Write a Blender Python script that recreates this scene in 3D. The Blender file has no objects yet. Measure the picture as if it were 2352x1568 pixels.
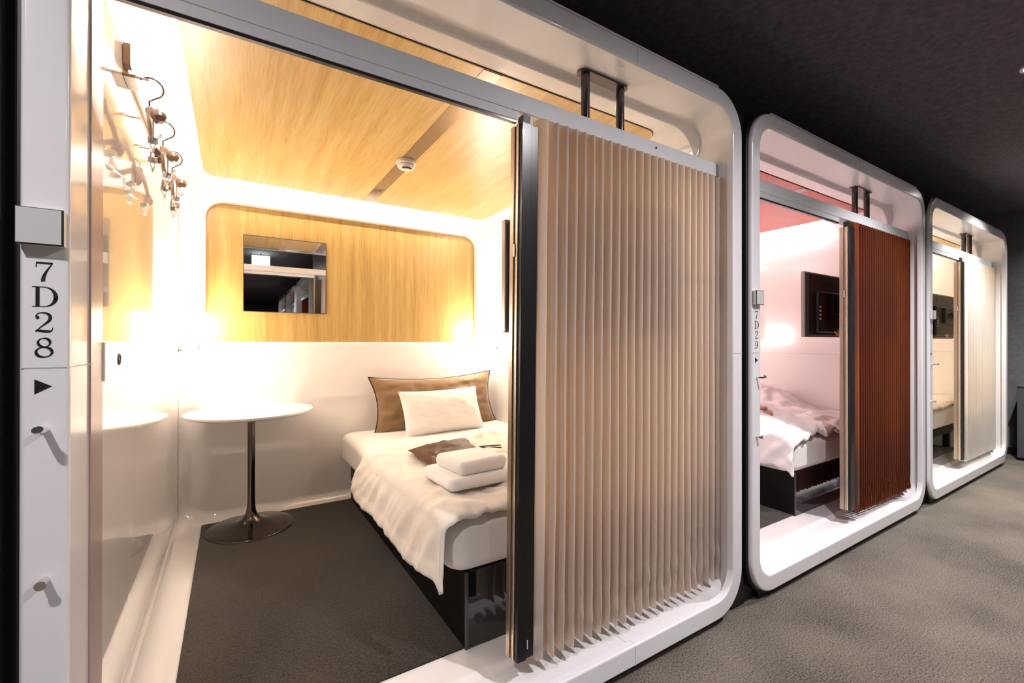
import bpy, bmesh, math, random
from mathutils import Vector, Matrix, noise
random.seed(7)
S = bpy.context.scene
COL = S.collection
PI = math.pi
PITCH = 2.258
EYE = 1.1752
CEIL = 2.54

# ------------------------------------------------------------------ materials
def nodes(name):
    m = bpy.data.materials.new(name); m.use_nodes = True
    nt = m.node_tree; b = nt.nodes['Principled BSDF']
    return m, nt, b
def mat(name, col, rough=0.5, metal=0.0, coat=0.0, spec=0.5, bump=0.0, bscale=200.0, var=0.0, vscale=5.0, coatr=0.03):
    m, nt, b = nodes(name)
    b.inputs['Base Color'].default_value = (*col, 1)
    b.inputs['Roughness'].default_value = rough
    b.inputs['Metallic'].default_value = metal
    b.inputs['Coat Weight'].default_value = coat
    b.inputs['Coat Roughness'].default_value = coatr
    b.inputs['Specular IOR Level'].default_value = spec
    tc = nt.nodes.new('ShaderNodeTexCoord')
    if bump:
        n = nt.nodes.new('ShaderNodeTexNoise'); n.inputs['Scale'].default_value = bscale; n.inputs['Detail'].default_value = 4
        nt.links.new(tc.outputs['Object'], n.inputs['Vector'])
        bp = nt.nodes.new('ShaderNodeBump'); bp.inputs['Strength'].default_value = bump; bp.inputs['Distance'].default_value = 0.01
        nt.links.new(n.outputs['Fac'], bp.inputs['Height']); nt.links.new(bp.outputs['Normal'], b.inputs['Normal'])
    if var:
        n = nt.nodes.new('ShaderNodeTexNoise'); n.inputs['Scale'].default_value = vscale; n.inputs['Detail'].default_value = 3
        nt.links.new(tc.outputs['Object'], n.inputs['Vector'])
        r = nt.nodes.new('ShaderNodeValToRGB')
        r.color_ramp.elements[0].position = 0.3; r.color_ramp.elements[1].position = 0.7
        r.color_ramp.elements[0].color = (*[c*(1-var) for c in col], 1)
        r.color_ramp.elements[1].color = (*[min(1, c*(1+var)) for c in col], 1)
        nt.links.new(n.outputs['Fac'], r.inputs['Fac']); nt.links.new(r.outputs['Color'], b.inputs['Base Color'])
    return m
def wood(name, c0, c1, c2, vec, rough=0.35, coat=0.15):
    m, nt, b = nodes(name)
    tc = nt.nodes.new('ShaderNodeTexCoord')
    mp = nt.nodes.new('ShaderNodeMapping'); mp.inputs['Scale'].default_value = vec
    nt.links.new(tc.outputs['Object'], mp.inputs['Vector'])
    n = nt.nodes.new('ShaderNodeTexNoise'); n.inputs['Scale'].default_value = 1.0; n.inputs['Detail'].default_value = 6; n.inputs['Roughness'].default_value = .62
    nt.links.new(mp.outputs['Vector'], n.inputs['Vector'])
    mp2 = nt.nodes.new('ShaderNodeMapping'); mp2.inputs['Scale'].default_value = [v*7 for v in vec]
    nt.links.new(tc.outputs['Object'], mp2.inputs['Vector'])
    n2 = nt.nodes.new('ShaderNodeTexNoise'); n2.inputs['Scale'].default_value = 1.0; n2.inputs['Detail'].default_value = 4
    nt.links.new(mp2.outputs['Vector'], n2.inputs['Vector'])
    mx = nt.nodes.new('ShaderNodeMath'); mx.operation = 'MULTIPLY_ADD'; mx.inputs[1].default_value = .35
    nt.links.new(n2.outputs['Fac'], mx.inputs[0]); 
    m2 = nt.nodes.new('ShaderNodeMath'); m2.operation = 'MULTIPLY'; m2.inputs[1].default_value = .65
    nt.links.new(n.outputs['Fac'], m2.inputs[0]); nt.links.new(m2.outputs[0], mx.inputs[2])
    r = nt.nodes.new('ShaderNodeValToRGB')
    e = r.color_ramp.elements; e[0].position = .34; e[0].color = (*c0, 1); e[1].position = .66; e[1].color = (*c2, 1)
    k = e.new(.5); k.color = (*c1, 1)
    nt.links.new(mx.outputs[0], r.inputs['Fac']); nt.links.new(r.outputs['Color'], b.inputs['Base Color'])
    b.inputs['Roughness'].default_value = rough; b.inputs['Coat Weight'].default_value = coat; b.inputs['Coat Roughness'].default_value = .2
    bp = nt.nodes.new('ShaderNodeBump'); bp.inputs['Strength'].default_value = .12; bp.inputs['Distance'].default_value = .002
    nt.links.new(n2.outputs['Fac'], bp.inputs['Height']); nt.links.new(bp.outputs['Normal'], b.inputs['Normal'])
    return m
def carpet(name, ca, cb, scale=260.0, tile=0.0):
    m, nt, b = nodes(name)
    tc = nt.nodes.new('ShaderNodeTexCoord')
    n = nt.nodes.new('ShaderNodeTexNoise'); n.inputs['Scale'].default_value = scale; n.inputs['Detail'].default_value = 3; n.inputs['Roughness'].default_value = .7
    nt.links.new(tc.outputs['Object'], n.inputs['Vector'])
    n3 = nt.nodes.new('ShaderNodeTexNoise'); n3.inputs['Scale'].default_value = 2.2; n3.inputs['Detail'].default_value = 3
    nt.links.new(tc.outputs['Object'], n3.inputs['Vector'])
    mx = nt.nodes.new('ShaderNodeMath'); mx.operation = 'MULTIPLY_ADD'; mx.inputs[1].default_value = .25
    nt.links.new(n3.outputs['Fac'], mx.inputs[0])
    m2 = nt.nodes.new('ShaderNodeMath'); m2.operation = 'MULTIPLY'; m2.inputs[1].default_value = .75
    nt.links.new(n.outputs['Fac'], m2.inputs[0]); nt.links.new(m2.outputs[0], mx.inputs[2])
    r = nt.nodes.new('ShaderNodeValToRGB')
    e = r.color_ramp.elements; e[0].position = .38; e[0].color = (*ca, 1); e[1].position = .62; e[1].color = (*cb, 1)
    nt.links.new(mx.outputs[0], r.inputs['Fac']); nt.links.new(r.outputs['Color'], b.inputs['Base Color'])
    bp = nt.nodes.new('ShaderNodeBump'); bp.inputs['Strength'].default_value = .5; bp.inputs['Distance'].default_value = .004
    nt.links.new(n.outputs['Fac'], bp.inputs['Height']); nt.links.new(bp.outputs['Normal'], b.inputs['Normal'])
    b.inputs['Roughness'].default_value = .95; b.inputs['Specular IOR Level'].default_value = .1
    b.inputs['Sheen Weight'].default_value = .3
    return m
def cloth(name, col, rough=.85, transl=0.0, sheen=.2, bump=.25, bscale=90.0, tcol=None):
    m, nt, b = nodes(name)
    b.inputs['Base Color'].default_value = (*col, 1); b.inputs['Roughness'].default_value = rough
    b.inputs['Sheen Weight'].default_value = sheen; b.inputs['Specular IOR Level'].default_value = .25
    tc = nt.nodes.new('ShaderNodeTexCoord')
    n = nt.nodes.new('ShaderNodeTexNoise'); n.inputs['Scale'].default_value = bscale; n.inputs['Detail'].default_value = 5
    nt.links.new(tc.outputs['Object'], n.inputs['Vector'])
    bp = nt.nodes.new('ShaderNodeBump'); bp.inputs['Strength'].default_value = bump; bp.inputs['Distance'].default_value = .004
    nt.links.new(n.outputs['Fac'], bp.inputs['Height']); nt.links.new(bp.outputs['Normal'], b.inputs['Normal'])
    if transl:
        t = nt.nodes.new('ShaderNodeBsdfTranslucent'); t.inputs['Color'].default_value = (*(tcol or col), 1)
        mx = nt.nodes.new('ShaderNodeMixShader'); mx.inputs['Fac'].default_value = transl
        nt.links.new(b.outputs[0], mx.inputs[1]); nt.links.new(t.outputs[0], mx.inputs[2])
        nt.links.new(mx.outputs[0], nt.nodes['Material Output'].inputs['Surface'])
    return m
def emit(name, col, strength):
    m, nt, b = nodes(name)
    b.inputs['Base Color'].default_value = (.9, .9, .88, 1)
    b.inputs['Emission Color'].default_value = (*col, 1); b.inputs['Emission Strength'].default_value = strength
    return m

LAMP_COL = (1.0, .83, .68)
M = {}
M['frame'] = mat('moulded_white_frame', (.85, .835, .85), .2, coat=.5, bump=.01, bscale=30)
M['shell'] = mat('gloss_white_shell', (.90, .87, .84), .08, coat=1.0, coatr=.015, spec=.6)
M['shell_bounce_tint'] = mat('gloss_white_shell_bounce_tint', (.90, .84, .84), .08, coat=1.0, coatr=.02)  # white shell, with pink bounce light from the coral ceiling mixed into its colour
M['shell_low'] = M['shell']
M['wood_ceiling'] = wood('yellow_oak_ceiling', (.56, .34, .10), (.68, .46, .17), (.76, .57, .26), (26, 1.3, 26))
M['wood_panel'] = wood('yellow_oak_panel', (.32, .195, .052), (.42, .27, .09), (.50, .35, .135), (26, 26, 1.1))
M['red_ceiling'] = mat('coral_ceiling', (.62, .10, .075), .35, var=.06, vscale=3)
M['strip'] = mat('ceiling_strip_gloss', (.30, .21, .135), .22, coat=.4, metal=.3)
M['black'] = mat('black_rubber', (.006, .006, .007), .5)
M['blackmetal'] = mat('black_anodised', (.004, .004, .0045), .28, coat=.1)
M['bronze'] = mat('bronze_aluminium', (.40, .32, .25), .28, metal=.85)
M['bronze_light'] = mat('pale_bronze_edge', (.85, .72, .58), .25, metal=.6)
M['rail'] = mat('grey_aluminium_rail', (.80, .81, .84), .45)
M['post'] = mat('dark_bronze_tube', (.10, .085, .085), .2, metal=.8, coat=.3)
M['chrome'] = mat('brushed_chrome', (.75, .72, .68), .15, metal=1)
M['tulip'] = mat('smoked_chrome_pedestal', (.11, .088, .078), .14, metal=1)
M['tabletop'] = mat('white_laminate', (.86, .84, .81), .28, coat=.3)
M['carpet_in'] = carpet('brown_grey_cabin_carpet', (.003, .002, .001), (.062, .045, .030), 150)
M['carpet_out'] = carpet('grey_beige_corridor_carpet', (.016, .013, .009), (.225, .190, .150), 165)
M['ceil_dark'] = mat('black_painted_ceiling', (.125, .10, .115), .9, bump=.2, bscale=60, var=.25, vscale=40)
M['wall_dark'] = mat('charcoal_plaster_wall', (.17, .17, .18), .85, bump=.3, bscale=80, var=.12, vscale=30)
M['wall_left'] = mat('charcoal_fabric_wall', (.055, .056, .058), .9, bump=.4, bscale=150, var=.2, vscale=60)
M['cabinet'] = mat('dark_grey_cabinet', (.09, .092, .10), .45)
M['bedblack'] = mat('gloss_black_bed_panel', (.008, .007, .008), .06, coat=.6)
M['bedside'] = mat('satin_black_bed_side', (.006, .0055, .0055), .4, spec=.2)
M['edge'] = mat('grey_edge_strip', (.09, .085, .08), .3, metal=.4)
M['mattress'] = cloth('white_fitted_sheet', (.80, .76, .73), bump=.08)
M['duvet'] = cloth('cream_duvet_cover', (.80, .74, .66), bump=.15, bscale=40)
M['duvet_pink'] = cloth('white_crumpled_duvet', (.85, .80, .79), bump=.25, bscale=30)
M['duvet_yellow'] = cloth('white_plain_duvet', (.85, .80, .70), bump=.15, bscale=40)
M['pillow_white'] = cloth('white_pillow_cotton', (.82, .79, .75), bump=.1, bscale=40)
M['pillow_brown'] = cloth('bronze_satin_pillow', (.22, .13, .058), rough=.5, sheen=.5, bump=.2, bscale=18)
M['piping'] = cloth('dark_brown_piping', (.03, .018, .010), rough=.6)
M['pouch'] = cloth('brown_satin_bag', (.085, .038, .018), rough=.6, sheen=.0, bump=.3, bscale=14)
M['towel'] = cloth('white_terry_towel', (.93, .91, .88), bump=.3, bscale=260)
M['towel_pink'] = cloth('brown_rolled_nightwear', (.45, .26, .20), bump=.4, bscale=60)
M['cur1'] = cloth('beige_pleated_screen', (.70, .65, .61), rough=.7, transl=.5, tcol=(.84, .67, .50), bump=.12, bscale=500)
M['cur2'] = cloth('orange_pleated_screen', (.10, .022, .002), rough=.6, transl=.55, tcol=(.44, .105, .004), bump=.12, bscale=500)
M['cur3'] = cloth('cream_pleated_screen', (.74, .72, .68), rough=.7, transl=.45, tcol=(.72, .58, .40), bump=.12, bscale=500)
M['ink'] = mat('black_vinyl_lettering', (.012, .012, .014), .4)
M['seam'] = mat('panel_joint', (.50, .47, .48), .6)
M['card'] = mat('pale_grey_plate', (.62, .62, .62), .3, coat=.3)
M['whiteplastic'] = mat('white_plastic', (.80, .78, .74), .35)
M['tvback'] = mat('black_tv_plastic', (.010, .009, .009), .4)
M['tvedge'] = mat('tv_bezel_silver', (.30, .26, .24), .3, metal=.6)
M['dot'] = mat('pale_socket_marks', (.6, .55, .5), .5)
M['mirror'] = mat('mirror_glass', (.86, .87, .88), .01, metal=1)
M['hangwood'] = mat('brown_wooden_hanger', (.22, .115, .06), .35, coat=.3, var=.2, vscale=30)
M['railwood'] = mat('pale_wood_hook_rail', (.60, .45, .26), .4)
M['lamp'] = emit('lit_lamp_shade', LAMP_COL, 22)
M['cove'] = emit('lit_cove_strip', (1.0, .85, .74), 66)
M['cove_pink'] = emit('lit_cove_strip_cool', (1.0, .92, .92), 44)
M['lamp_pink'] = emit('lit_lamp_shade_cool', (1.0, .90, .88), 18)
M['downlight'] = emit('downlight_lens', (1, .96, .92), 20)
M['signlit'] = emit('lit_exit_sign_white', (.85, 1.0, .92), 5)
M['signgreen'] = emit('lit_exit_sign_green', (.05, .6, .32), 2.0)

# ------------------------------------------------------------------ mesh helpers
class B:
    def __init__(s): s.v = []; s.f = []
    def add(s, vs, fs):
        o = len(s.v); s.v += [tuple(v) for v in vs]; s.f += [tuple(i+o for i in f) for f in fs]; return s
    def box(s, x0, x1, y0, y1, z0, z1, bev=0.0, M4=None):
        if bev <= 0:
            v = [(x, y, z) for z in (z0, z1) for y in (y0, y1) for x in (x0, x1)]
            f = [(0, 2, 3, 1), (4, 5, 7, 6), (0, 1, 5, 4), (2, 6, 7, 3), (0, 4, 6, 2), (1, 3, 7, 5)]
        else:
            bm = bmesh.new(); bmesh.ops.create_cube(bm, size=1)
            for q in bm.verts: q.co = Vector(((x0+x1)/2+q.co.x*(x1-x0), (y0+y1)/2+q.co.y*(y1-y0), (z0+z1)/2+q.co.z*(z1-z0)))
            bmesh.ops.bevel(bm, geom=bm.edges[:], offset=bev, segments=3, affect='EDGES', profile=.5)
            bm.verts.index_update(); v = [q.co.copy() for q in bm.verts]; f = [[q.index for q in p.verts] for p in bm.faces]; bm.free()
        if M4 is not None: v = [M4 @ Vector(p) for p in v]
        return s.add(v, f)
    def tube(s, pts, r, n=12, cap=True):
        pts = [Vector(p) for p in pts]; rs = r if isinstance(r, (list, tuple)) else [r]*len(pts)
        vs = []; fs = []; up = None
        for i, p in enumerate(pts):
            a = pts[max(i-1, 0)]; b = pts[min(i+1, len(pts)-1)]; d = (b-a).normalized()
            if up is None:
                up = Vector((0, 0, 1)) if abs(d.z) < .9 else Vector((1, 0, 0))
            sx = d.cross(up).normalized(); up = sx.cross(d).normalized()
            for k in range(n):
                t = 2*PI*k/n; vs.append(p+(sx*math.cos(t)+up*math.sin(t))*rs[i])
        for i in range(len(pts)-1):
            for k in range(n):
                k2 = (k+1) % n; fs.append((i*n+k, i*n+k2, (i+1)*n+k2, (i+1)*n+k))
        if cap: fs.append(tuple(range(n))[::-1]); fs.append(tuple(range((len(pts)-1)*n, len(pts)*n)))
        return s.add(vs, fs)
    def lathe(s, prof, c, n=48):
        vs = []; fs = []
        for r, z in prof:
            for k in range(n):
                t = 2*PI*k/n; vs.append((c[0]+r*math.cos(t), c[1]+r*math.sin(t), c[2]+z))
        for i in range(len(prof)-1):
            for k in range(n):
                k2 = (k+1) % n; fs.append((i*n+k, i*n+k2, (i+1)*n+k2, (i+1)*n+k))
        fs.append(tuple(range(n))[::-1]); fs.append(tuple(range((len(prof)-1)*n, len(prof)*n)))
        return s.add(vs, fs)
    def loft(s, loops, closed=True, cap0=False, cap1=False):
        n = len(loops[0]); vs = [p for l in loops for p in l]; fs = []
        for i in range(len(loops)-1):
            for k in range(n if closed else n-1):
                k2 = (k+1) % n; fs.append((i*n+k, i*n+k2, (i+1)*n+k2, (i+1)*n+k))
        if cap0: fs.append(tuple(range(n))[::-1])
        if cap1: fs.append(tuple(range((len(loops)-1)*n, len(loops)*n)))
        return s.add(vs, fs)
    def grid(s, fn, nu, nv):
        vs = [fn(i/nu, j/nv) for i in range(nu+1) for j in range(nv+1)]
        fs = [(i*(nv+1)+j, (i+1)*(nv+1)+j, (i+1)*(nv+1)+j+1, i*(nv+1)+j+1) for i in range(nu) for j in range(nv)]
        return s.add(vs, fs)

def tag(o, label=None, cat=None, group=None, kind=None):
    if label: o['label'] = label
    if cat: o['category'] = cat
    if group: o['group'] = group
    if kind: o['kind'] = kind
    return o
def wloc(o):
    return Vector(o.get('_w', (0, 0, 0))) if o else Vector((0, 0, 0))
WL = {}
def obj(name, b, m, parent=None, angle=35, recalc=True, origin=None):
    """b holds coordinates in cabin-one space; the mesh is stored relative to its parent's root."""
    me = bpy.data.meshes.new(name)
    off = WL.get(parent.name, Vector((0, 0, 0))) if parent else (Vector(origin) if origin else Vector((0, 0, 0)))
    me.from_pydata([tuple(Vector(v)-off) for v in b.v], [], b.f)
    if recalc:
        bm = bmesh.new(); bm.from_mesh(me); bmesh.ops.remove_doubles(bm, verts=bm.verts, dist=1e-5)
        bmesh.ops.recalc_face_normals(bm, faces=bm.faces); bm.to_mesh(me); bm.free()
    me.update(); me.shade_smooth(); me.set_sharp_from_angle(angle=math.radians(angle))
    me.materials.append(M[m] if isinstance(m, str) else m)
    o = bpy.data.objects.new(name, me); COL.objects.link(o)
    if recalc:
        wn = o.modifiers.new('weighted_normals', 'WEIGHTED_NORMAL'); wn.keep_sharp = True; wn.weight = 80
    if parent: o.parent = parent; WL[o.name] = off
    elif origin: o.location = origin; WL[o.name] = off
    else: WL[o.name] = off
    return o
def thing(name, label, cat, loc=(0, 0, 0), group=None):
    o = bpy.data.objects.new(name, None); COL.objects.link(o); o.location = loc
    o.empty_display_size = .1
    WL[o.name] = Vector(loc)
    return tag(o, label, cat, group)
def dup(root, dx, label, mats=None, skip=()):
    def cp(o, parent):
        c = o.copy(); COL.objects.link(c)
        if o.data and mats:
            k = o.data.materials[0]
            if k in mats:
                c.data = o.data.copy(); c.data.materials[0] = mats[k]
        c.parent = parent
        for ch in o.children:
            if ch.name.split('.')[0] in skip: continue
            cp(ch, c)
        return c
    c = cp(root, None); c.location = root.location + Vector((dx, 0, 0)); c['label'] = label
    WL[c.name] = WL[root.name]
    for ch in c.children_recursive: WL[ch.name] = WL[root.name]
    return c
def struct(name, b, m, **k):
    o = obj(name, b, m, **k); o['kind'] = 'structure'; return o

def rr(xl, xr, zb, zt, r, y, n=10):
    """rounded rectangle loop in an x-z plane; r = one radius or (br, tr, tl, bl)"""
    if not isinstance(r, (tuple, list)): r = (r,)*4
    pts = []
    for (cx, cz, a0, q) in ((xr-r[0], zb+r[0], -PI/2, r[0]), (xr-r[1], zt-r[1], 0, r[1]), (xl+r[2], zt-r[2], PI/2, r[2]), (xl+r[3], zb+r[3], PI, r[3])):
        for k in range(n+1):
            a = a0+PI/2*k/n; pts.append((cx+q*math.cos(a), y, cz+q*math.sin(a)))
    return pts

# ------------------------------------------------------------------ lettering
GL = {
 '7': [[(.10, .70, .03), (.10, .80, .05), (.13, .98, .03)], [(.10, .93, .09), (.90, .93, .09)],
       [(.90, .95, .04), (.72, .70, .07), (.55, .44, .13), (.46, .22, .18), (.43, .06, .20), (.43, .02, .14)]],
 'D': [[(.22, .02, .16), (.22, .98, .16)], [(.0, .985, .035), (.5, .985, .035)], [(.0, .015, .035), (.5, .015, .035)],
       [(.48+.48*math.sin(t*PI/16), .5+.48*math.cos(t*PI/16), .035+.15*math.sin(t*PI/16)**2) for t in range(17)]],
 '2': [[(.19+.042*math.cos(t), .74+.036*math.sin(t), .09) for t in [i*2*PI/10 for i in range(11)]],
       [(.10, .76, .05), (.16, .90, .05), (.32, .975, .05), (.54, .97, .08), (.72, .88, .14), (.78, .74, .16), (.70, .57, .13), (.50, .40, .08), (.28, .22, .05), (.10, .05, .04)],
       [(.08, .06, .05), (.20, .10, .10), (.45, .07, .12), (.70, .06, .12), (.84, .10, .06), (.90, .26, .03)]],
 '8': [[(.49+.27*math.cos(t), .745+.215*math.sin(t), .045+.09*abs(math.cos(t-.5))**2) for t in [i*2*PI/24 for i in range(25)]],
       [(.49+.36*math.cos(t), .27+.245*math.sin(t), .05+.10*abs(math.cos(t-.4))**2) for t in [i*2*PI/24 for i in range(25)]]],
 '9': [[(.46+.31*math.cos(t), .67+.29*math.sin(t), .05+.09*abs(math.cos(t))**2) for t in [i*2*PI/24 for i in range(25)]],
       [(.80, .66, .15), (.79, .45, .14), (.68, .20, .10), (.48, .05, .06), (.26, .03, .04), (.14, .10, .05)],
       [(.19+.036*math.cos(t), .14+.036*math.sin(t), .075) for t in [i*2*PI/8 for i in range(9)]]],
}
def glyph(b, ch, cx, cz, w, h, y, th=.0006):
    for st in GL[ch]:
        if 4 < len(st) < 12:
            q = [st[0]]+st+[st[-1]]; ns = []
            for i in range(1, len(q)-2):
                for k in range(5):
                    t = k/5
                    ns.append(tuple(.5*(2*q[i][j]+(q[i+1][j]-q[i-1][j])*t+(2*q[i-1][j]-5*q[i][j]+4*q[i+1][j]-q[i+2][j])*t*t+(3*q[i][j]-q[i-1][j]-3*q[i+1][j]+q[i+2][j])*t**3) for j in range(3)))
            st = ns+[st[-1]]
        L = []; R = []
        for i, (x, z, q) in enumerate(st):
            a = st[max(i-1, 0)]; c = st[min(i+1, len(st)-1)]
            d = Vector((c[0]-a[0], c[1]-a[1])); d = d.normalized() if d.length > 1e-6 else Vector((1, 0))
            nx, nz = -d.y*q/2, d.x*q/2
            L.append((cx+(x+nx-.46)*w, cz+(z+nz-.5)*h)); R.append((cx+(x-nx-.46)*w, cz+(z-nz-.5)*h))
        for i in range(len(st)-1):
            p = [L[i], L[i+1], R[i+1], R[i]]
            v = [(q[0], y, q[1]) for q in p]+[(q[0], y-th, q[1]) for q in p]
            b.add(v, [(0, 1, 2, 3), (4, 7, 6, 5), (0, 4, 5, 1), (1, 5, 6, 2), (2, 6, 7, 3), (3, 7, 4, 0)])

# ------------------------------------------------------------------ corridor (the setting)
b = B(); b.box(-6, 12, -14, 5, -.05, 0)
struct('floor', b, 'carpet_out')
b = B(); b.box(-6, 12, -14, 5, CEIL, CEIL+.05)
struct('ceiling', b, 'ceil_dark')
b = B(); b.box(-6, 7.0, 2.5, 2.55, 0, CEIL)
struct('wall_back', b, 'wall_dark')
b = B(); b.box(6.98, 7.05, -1.7, 2.5, 0, CEIL)
struct('wall_right', b, 'wall_dark')
b = B(); b.box(-3.2, -.338, .012, .06, 0, CEIL)
struct('wall_left', b, 'wall_left')
b = B(); b.box(1.02, 6.98, -1.76, -1.70, 0, CEIL)
struct('wall_front', b, 'wall_dark')
b = B(); b.box(-3.26, -3.2, -14, .06, 0, CEIL)
struct('wall_side', b, 'wall_dark')
b = B(); b.box(-3.2, 3.4, -13.6, -13.5, 0, CEIL)
struct('wall_end', b, 'wall_dark')
b = B(); b.box(6.95, 6.98, -1.7, .4, 0, .07)
struct('baseboard_right', b, 'black')
# dark filler strips between neighbouring capsules
for k in range(4):
    x0 = 1.860+(k-1)*PITCH
    b = B(); b.box(x0, x0+.098, .045, .060, 0, 2.20)
    b2 = b
    struct('trim_%d' % (k+1), b2, 'black')

for k in range(3):
    x0 = 1.872+k*PITCH
    b = B(); b.box(x0-.15, min(x0+.224, 6.9), .050, .094, 0, .080)
    struct('trim_%d' % (k+5), b, 'black')

# ------------------------------------------------------------------ capsule
OX0, OX1, OZ0, OZ1 = -.3116, 1.872, .030, 2.232
IX0, IX1, IZ0, IZ1 = -.246, 1.803, .108, 2.160
def off(d): return (OX0+d, OX1-d, OZ0+d, OZ1-d)
def offi(d): return (IX0-d, IX1+d, IZ0-d, IZ1+d)
def make_capsule(label, number):
    t = thing('sleeping_capsule', label, 'sleeping capsule', (.78, 1.1, .0), None)
    RO, RI = .175, .105
    b = B(); b.loft([rr(*off(0), RO, .09), rr(*off(0), RO, .014), rr(*off(.0015), RO-.0015, .006), rr(*off(.005), RO-.005, .0012), rr(*off(.010), RO-.010, 0),
                     rr(*offi(.008), RI+.008, 0), rr(*offi(.0035), RI+.0035, .0006), rr(*offi(.001), RI+.001, .003), rr(*offi(0), RI, .007), rr(*offi(0), RI, .028),
                     rr(-.257, 1.828, .0905, 2.163, .10, .034), rr(-.257, 1.828, .090, 2.163, .10, .11), rr(-.257, 1.828, .090, 2.163, .10, .165)])
    fr = obj('front_frame', b, 'frame', t, angle=50)
    b = B(); b.loft([rr(*off(-.011), RO+.011, .085), rr(*off(-.011), RO+.011, .024), rr(*off(-.006), RO+.006, .018), rr(*off(.002), RO, .018)])
    obj('rubber_trim', b, 'black', t)
    # inner shell: step at y=.165..0.2, straight body, coved back
    x0, x1, z0, z1 = -.257, 1.815, .100, 2.140
    L = []
    for q in range(9):
        a = q/8; s = (1-math.cos(a*PI))/2
        L.append(rr(-.257, 1.828-.013*s, .090+.012*s, 2.163-.023*s, (.10+.03*s, .10+.05*s, .10+.02*s, .10+.02*s), .165+.034*a))
    for y in (.23, .6, 1.0, 1.5, 1.9):
        L.append(rr(x0, x1, z0+.002, z1, (.12, .14, .12, .115), y))
    RB = .10; YB = 2.126
    for q in range(1, 9):
        a = q/8*PI/2; d = RB*(1-math.cos(a)); y = YB-RB+RB*math.sin(a)
        L.append(rr(x0+d*.6, x1-d*.6, z0+.002+d*.6, z1-d*.9, .12, y))
    # flat ring to the niche
    nx0, nx1, nz0, nz1 = -.131, 1.690, 1.178, 2.032
    last = rr(x0+RB*.6, x1-RB*.6, z0+.002+RB*.6, z1-RB*.9, .12, YB)
    L.append(last); L.append(rr(nx0-.012, nx1+.012, nz0-.012, nz1+.012, .112, YB)); L.append(rr(nx0-.003, nx1+.003, nz0-.003, nz1+.003, .103, YB+.003)); L.append(rr(nx0, nx1, nz0, nz1, .10, YB+.012)); L.append(rr(nx0, nx1, nz0, nz1, .10, YB+.047))
    b = B(); b.loft(L)
    sh = obj('moulded_shell', b, 'shell', t, angle=40)
    b = B(); b.loft([rr(nx0-.004, nx1+.004, nz0-.004, nz1+.004, .10, YB+.046), rr(nx0-.004, nx1+.004, nz0-.004, nz1+.004, .10, YB+.056)], cap0=True, cap1=True)
    obj('back_panel', b, 'wood_panel', t)
    # mirror set in the panel
    mx0, mx1, mz0, mz1 = .063, .536, 1.372, 1.845
    b = B(); 
    mi = obj('mirror', B().box(mx0*1.014, mx1*1.014+.002, YB+.040, YB+.046, mz0, mz1+.004), 'mirror', t)
    b.loft([[(x, y, z) for x, z in ((mx0, mz0), (mx1+.010, mz0), (mx1+.010, mz1+.004), (mx0, mz1+.004))] for y in (YB+.0375, YB+.046)])
    b = B()
    for (a0, a1, c0, c1) in ((mx0-.003, mx0+.001, mz0-.003, mz1+.007), (mx1+.010, mx1+.013, mz0-.003, mz1+.007), (mx0, mx1+.010, mz0-.004, mz0), (mx0, mx1+.010, mz1+.004, mz1+.008)):
        b.box(a0, a1, YB+.036, YB+.046, c0, c1)
    obj('mirror_trim', b, 'edge', mi)
    # ceiling panel with groove and strip
    cx0, cx1, cy0, cy1, zc = -.137, 1.672, .275, 2.000, 2.139
    def hz(xa, xb, ya, yb, r, z, n=8):
        return [(p[0], p[2], z) for p in rr(xa, xb, ya, yb, r, 0, n)]
    b = B(); b.loft([hz(cx0-.003, cx1+.003, cy0-.003, cy1+.003, .083, zc-.0006), hz(cx0-.003, cx1+.003, cy0-.003, cy1+.003, .083, zc+.002)], cap0=True, cap1=True)
    obj('shadow_gap', b, 'black', t)
    b = B(); b.loft([hz(cx0, cx1, cy0, cy1, .08, zc+.0010), hz(cx0, cx1, cy0, cy1, .08, zc-.0032), hz(cx0+.001, cx1-.001, cy0+.001, cy1-.001, .079, zc-.0038)], cap0=True, cap1=True)
    obj('ceiling_panel', b, 'wood_ceiling', t, angle=60)
    for a in ((cx0-.0125, cx0-.006, .36, cy1-.09), (cx0+.09, cx1-.09, cy1+.006, cy1+.0125), (cx1+.006, cx1+.0125, .50, cy1-.09)):
        obj('cove_light', B().box(*a, zc-.0022, zc+.001), 'cove', t)
    st = obj('ceiling_strip', B().box(.748, .822, cy0+.002, cy1-.003, zc-.0055, zc-.0035), 'strip', t)
    b = B()
    for i in range(7):
        b.box(.758+i*.007, .761+i*.007, 1.715, 1.755, zc-.0066, zc-.0054)
    b.box(.752, .818, 1.70, 1.7015, zc-.0062, zc-.0054); b.box(.752, .818, 1.772, 1.7735, zc-.0062, zc-.0054)
    obj('vent_grille', b, 'black', st)
    # carpet insert
    b = B(); b.loft([[(p[0], p[2], z) for p in rr(-.146, 1.72, .313, 2.072, .012, 0, 3)] for z in (.090, .106, .1075)], cap0=True, cap1=True)
    obj('carpet_insert', b, 'carpet_in', t)
    # ledge band along the side walls
    b = B(); b.box(-.262, -.2495, .285, 2.02, 1.083, 1.175, .003); 
    lb = obj('wall_band', b, 'shell', t)
    b = B(); b.tube([(-.2495+.001*math.cos(a)*0-.0, .437+.011*math.cos(a), 1.130+.013*math.sin(a)) for a in [i*2*PI/16 for i in range(17)]], .0028, 8, cap=False)
    obj('finger_ring', b, 'edge', lb)
    b = B(); b.box(1.806, 1.822, .26, 2.02, 1.083, 1.175, .003)
    obj('wall_band', b, 'shell', t)
    # left jamb profile that the folding door closes on
    b = B(); b.box(-.262, -.2535, .182, .284, .106, 2.02, .001)
    obj('door_jamb', b, 'jamb', t)
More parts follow.
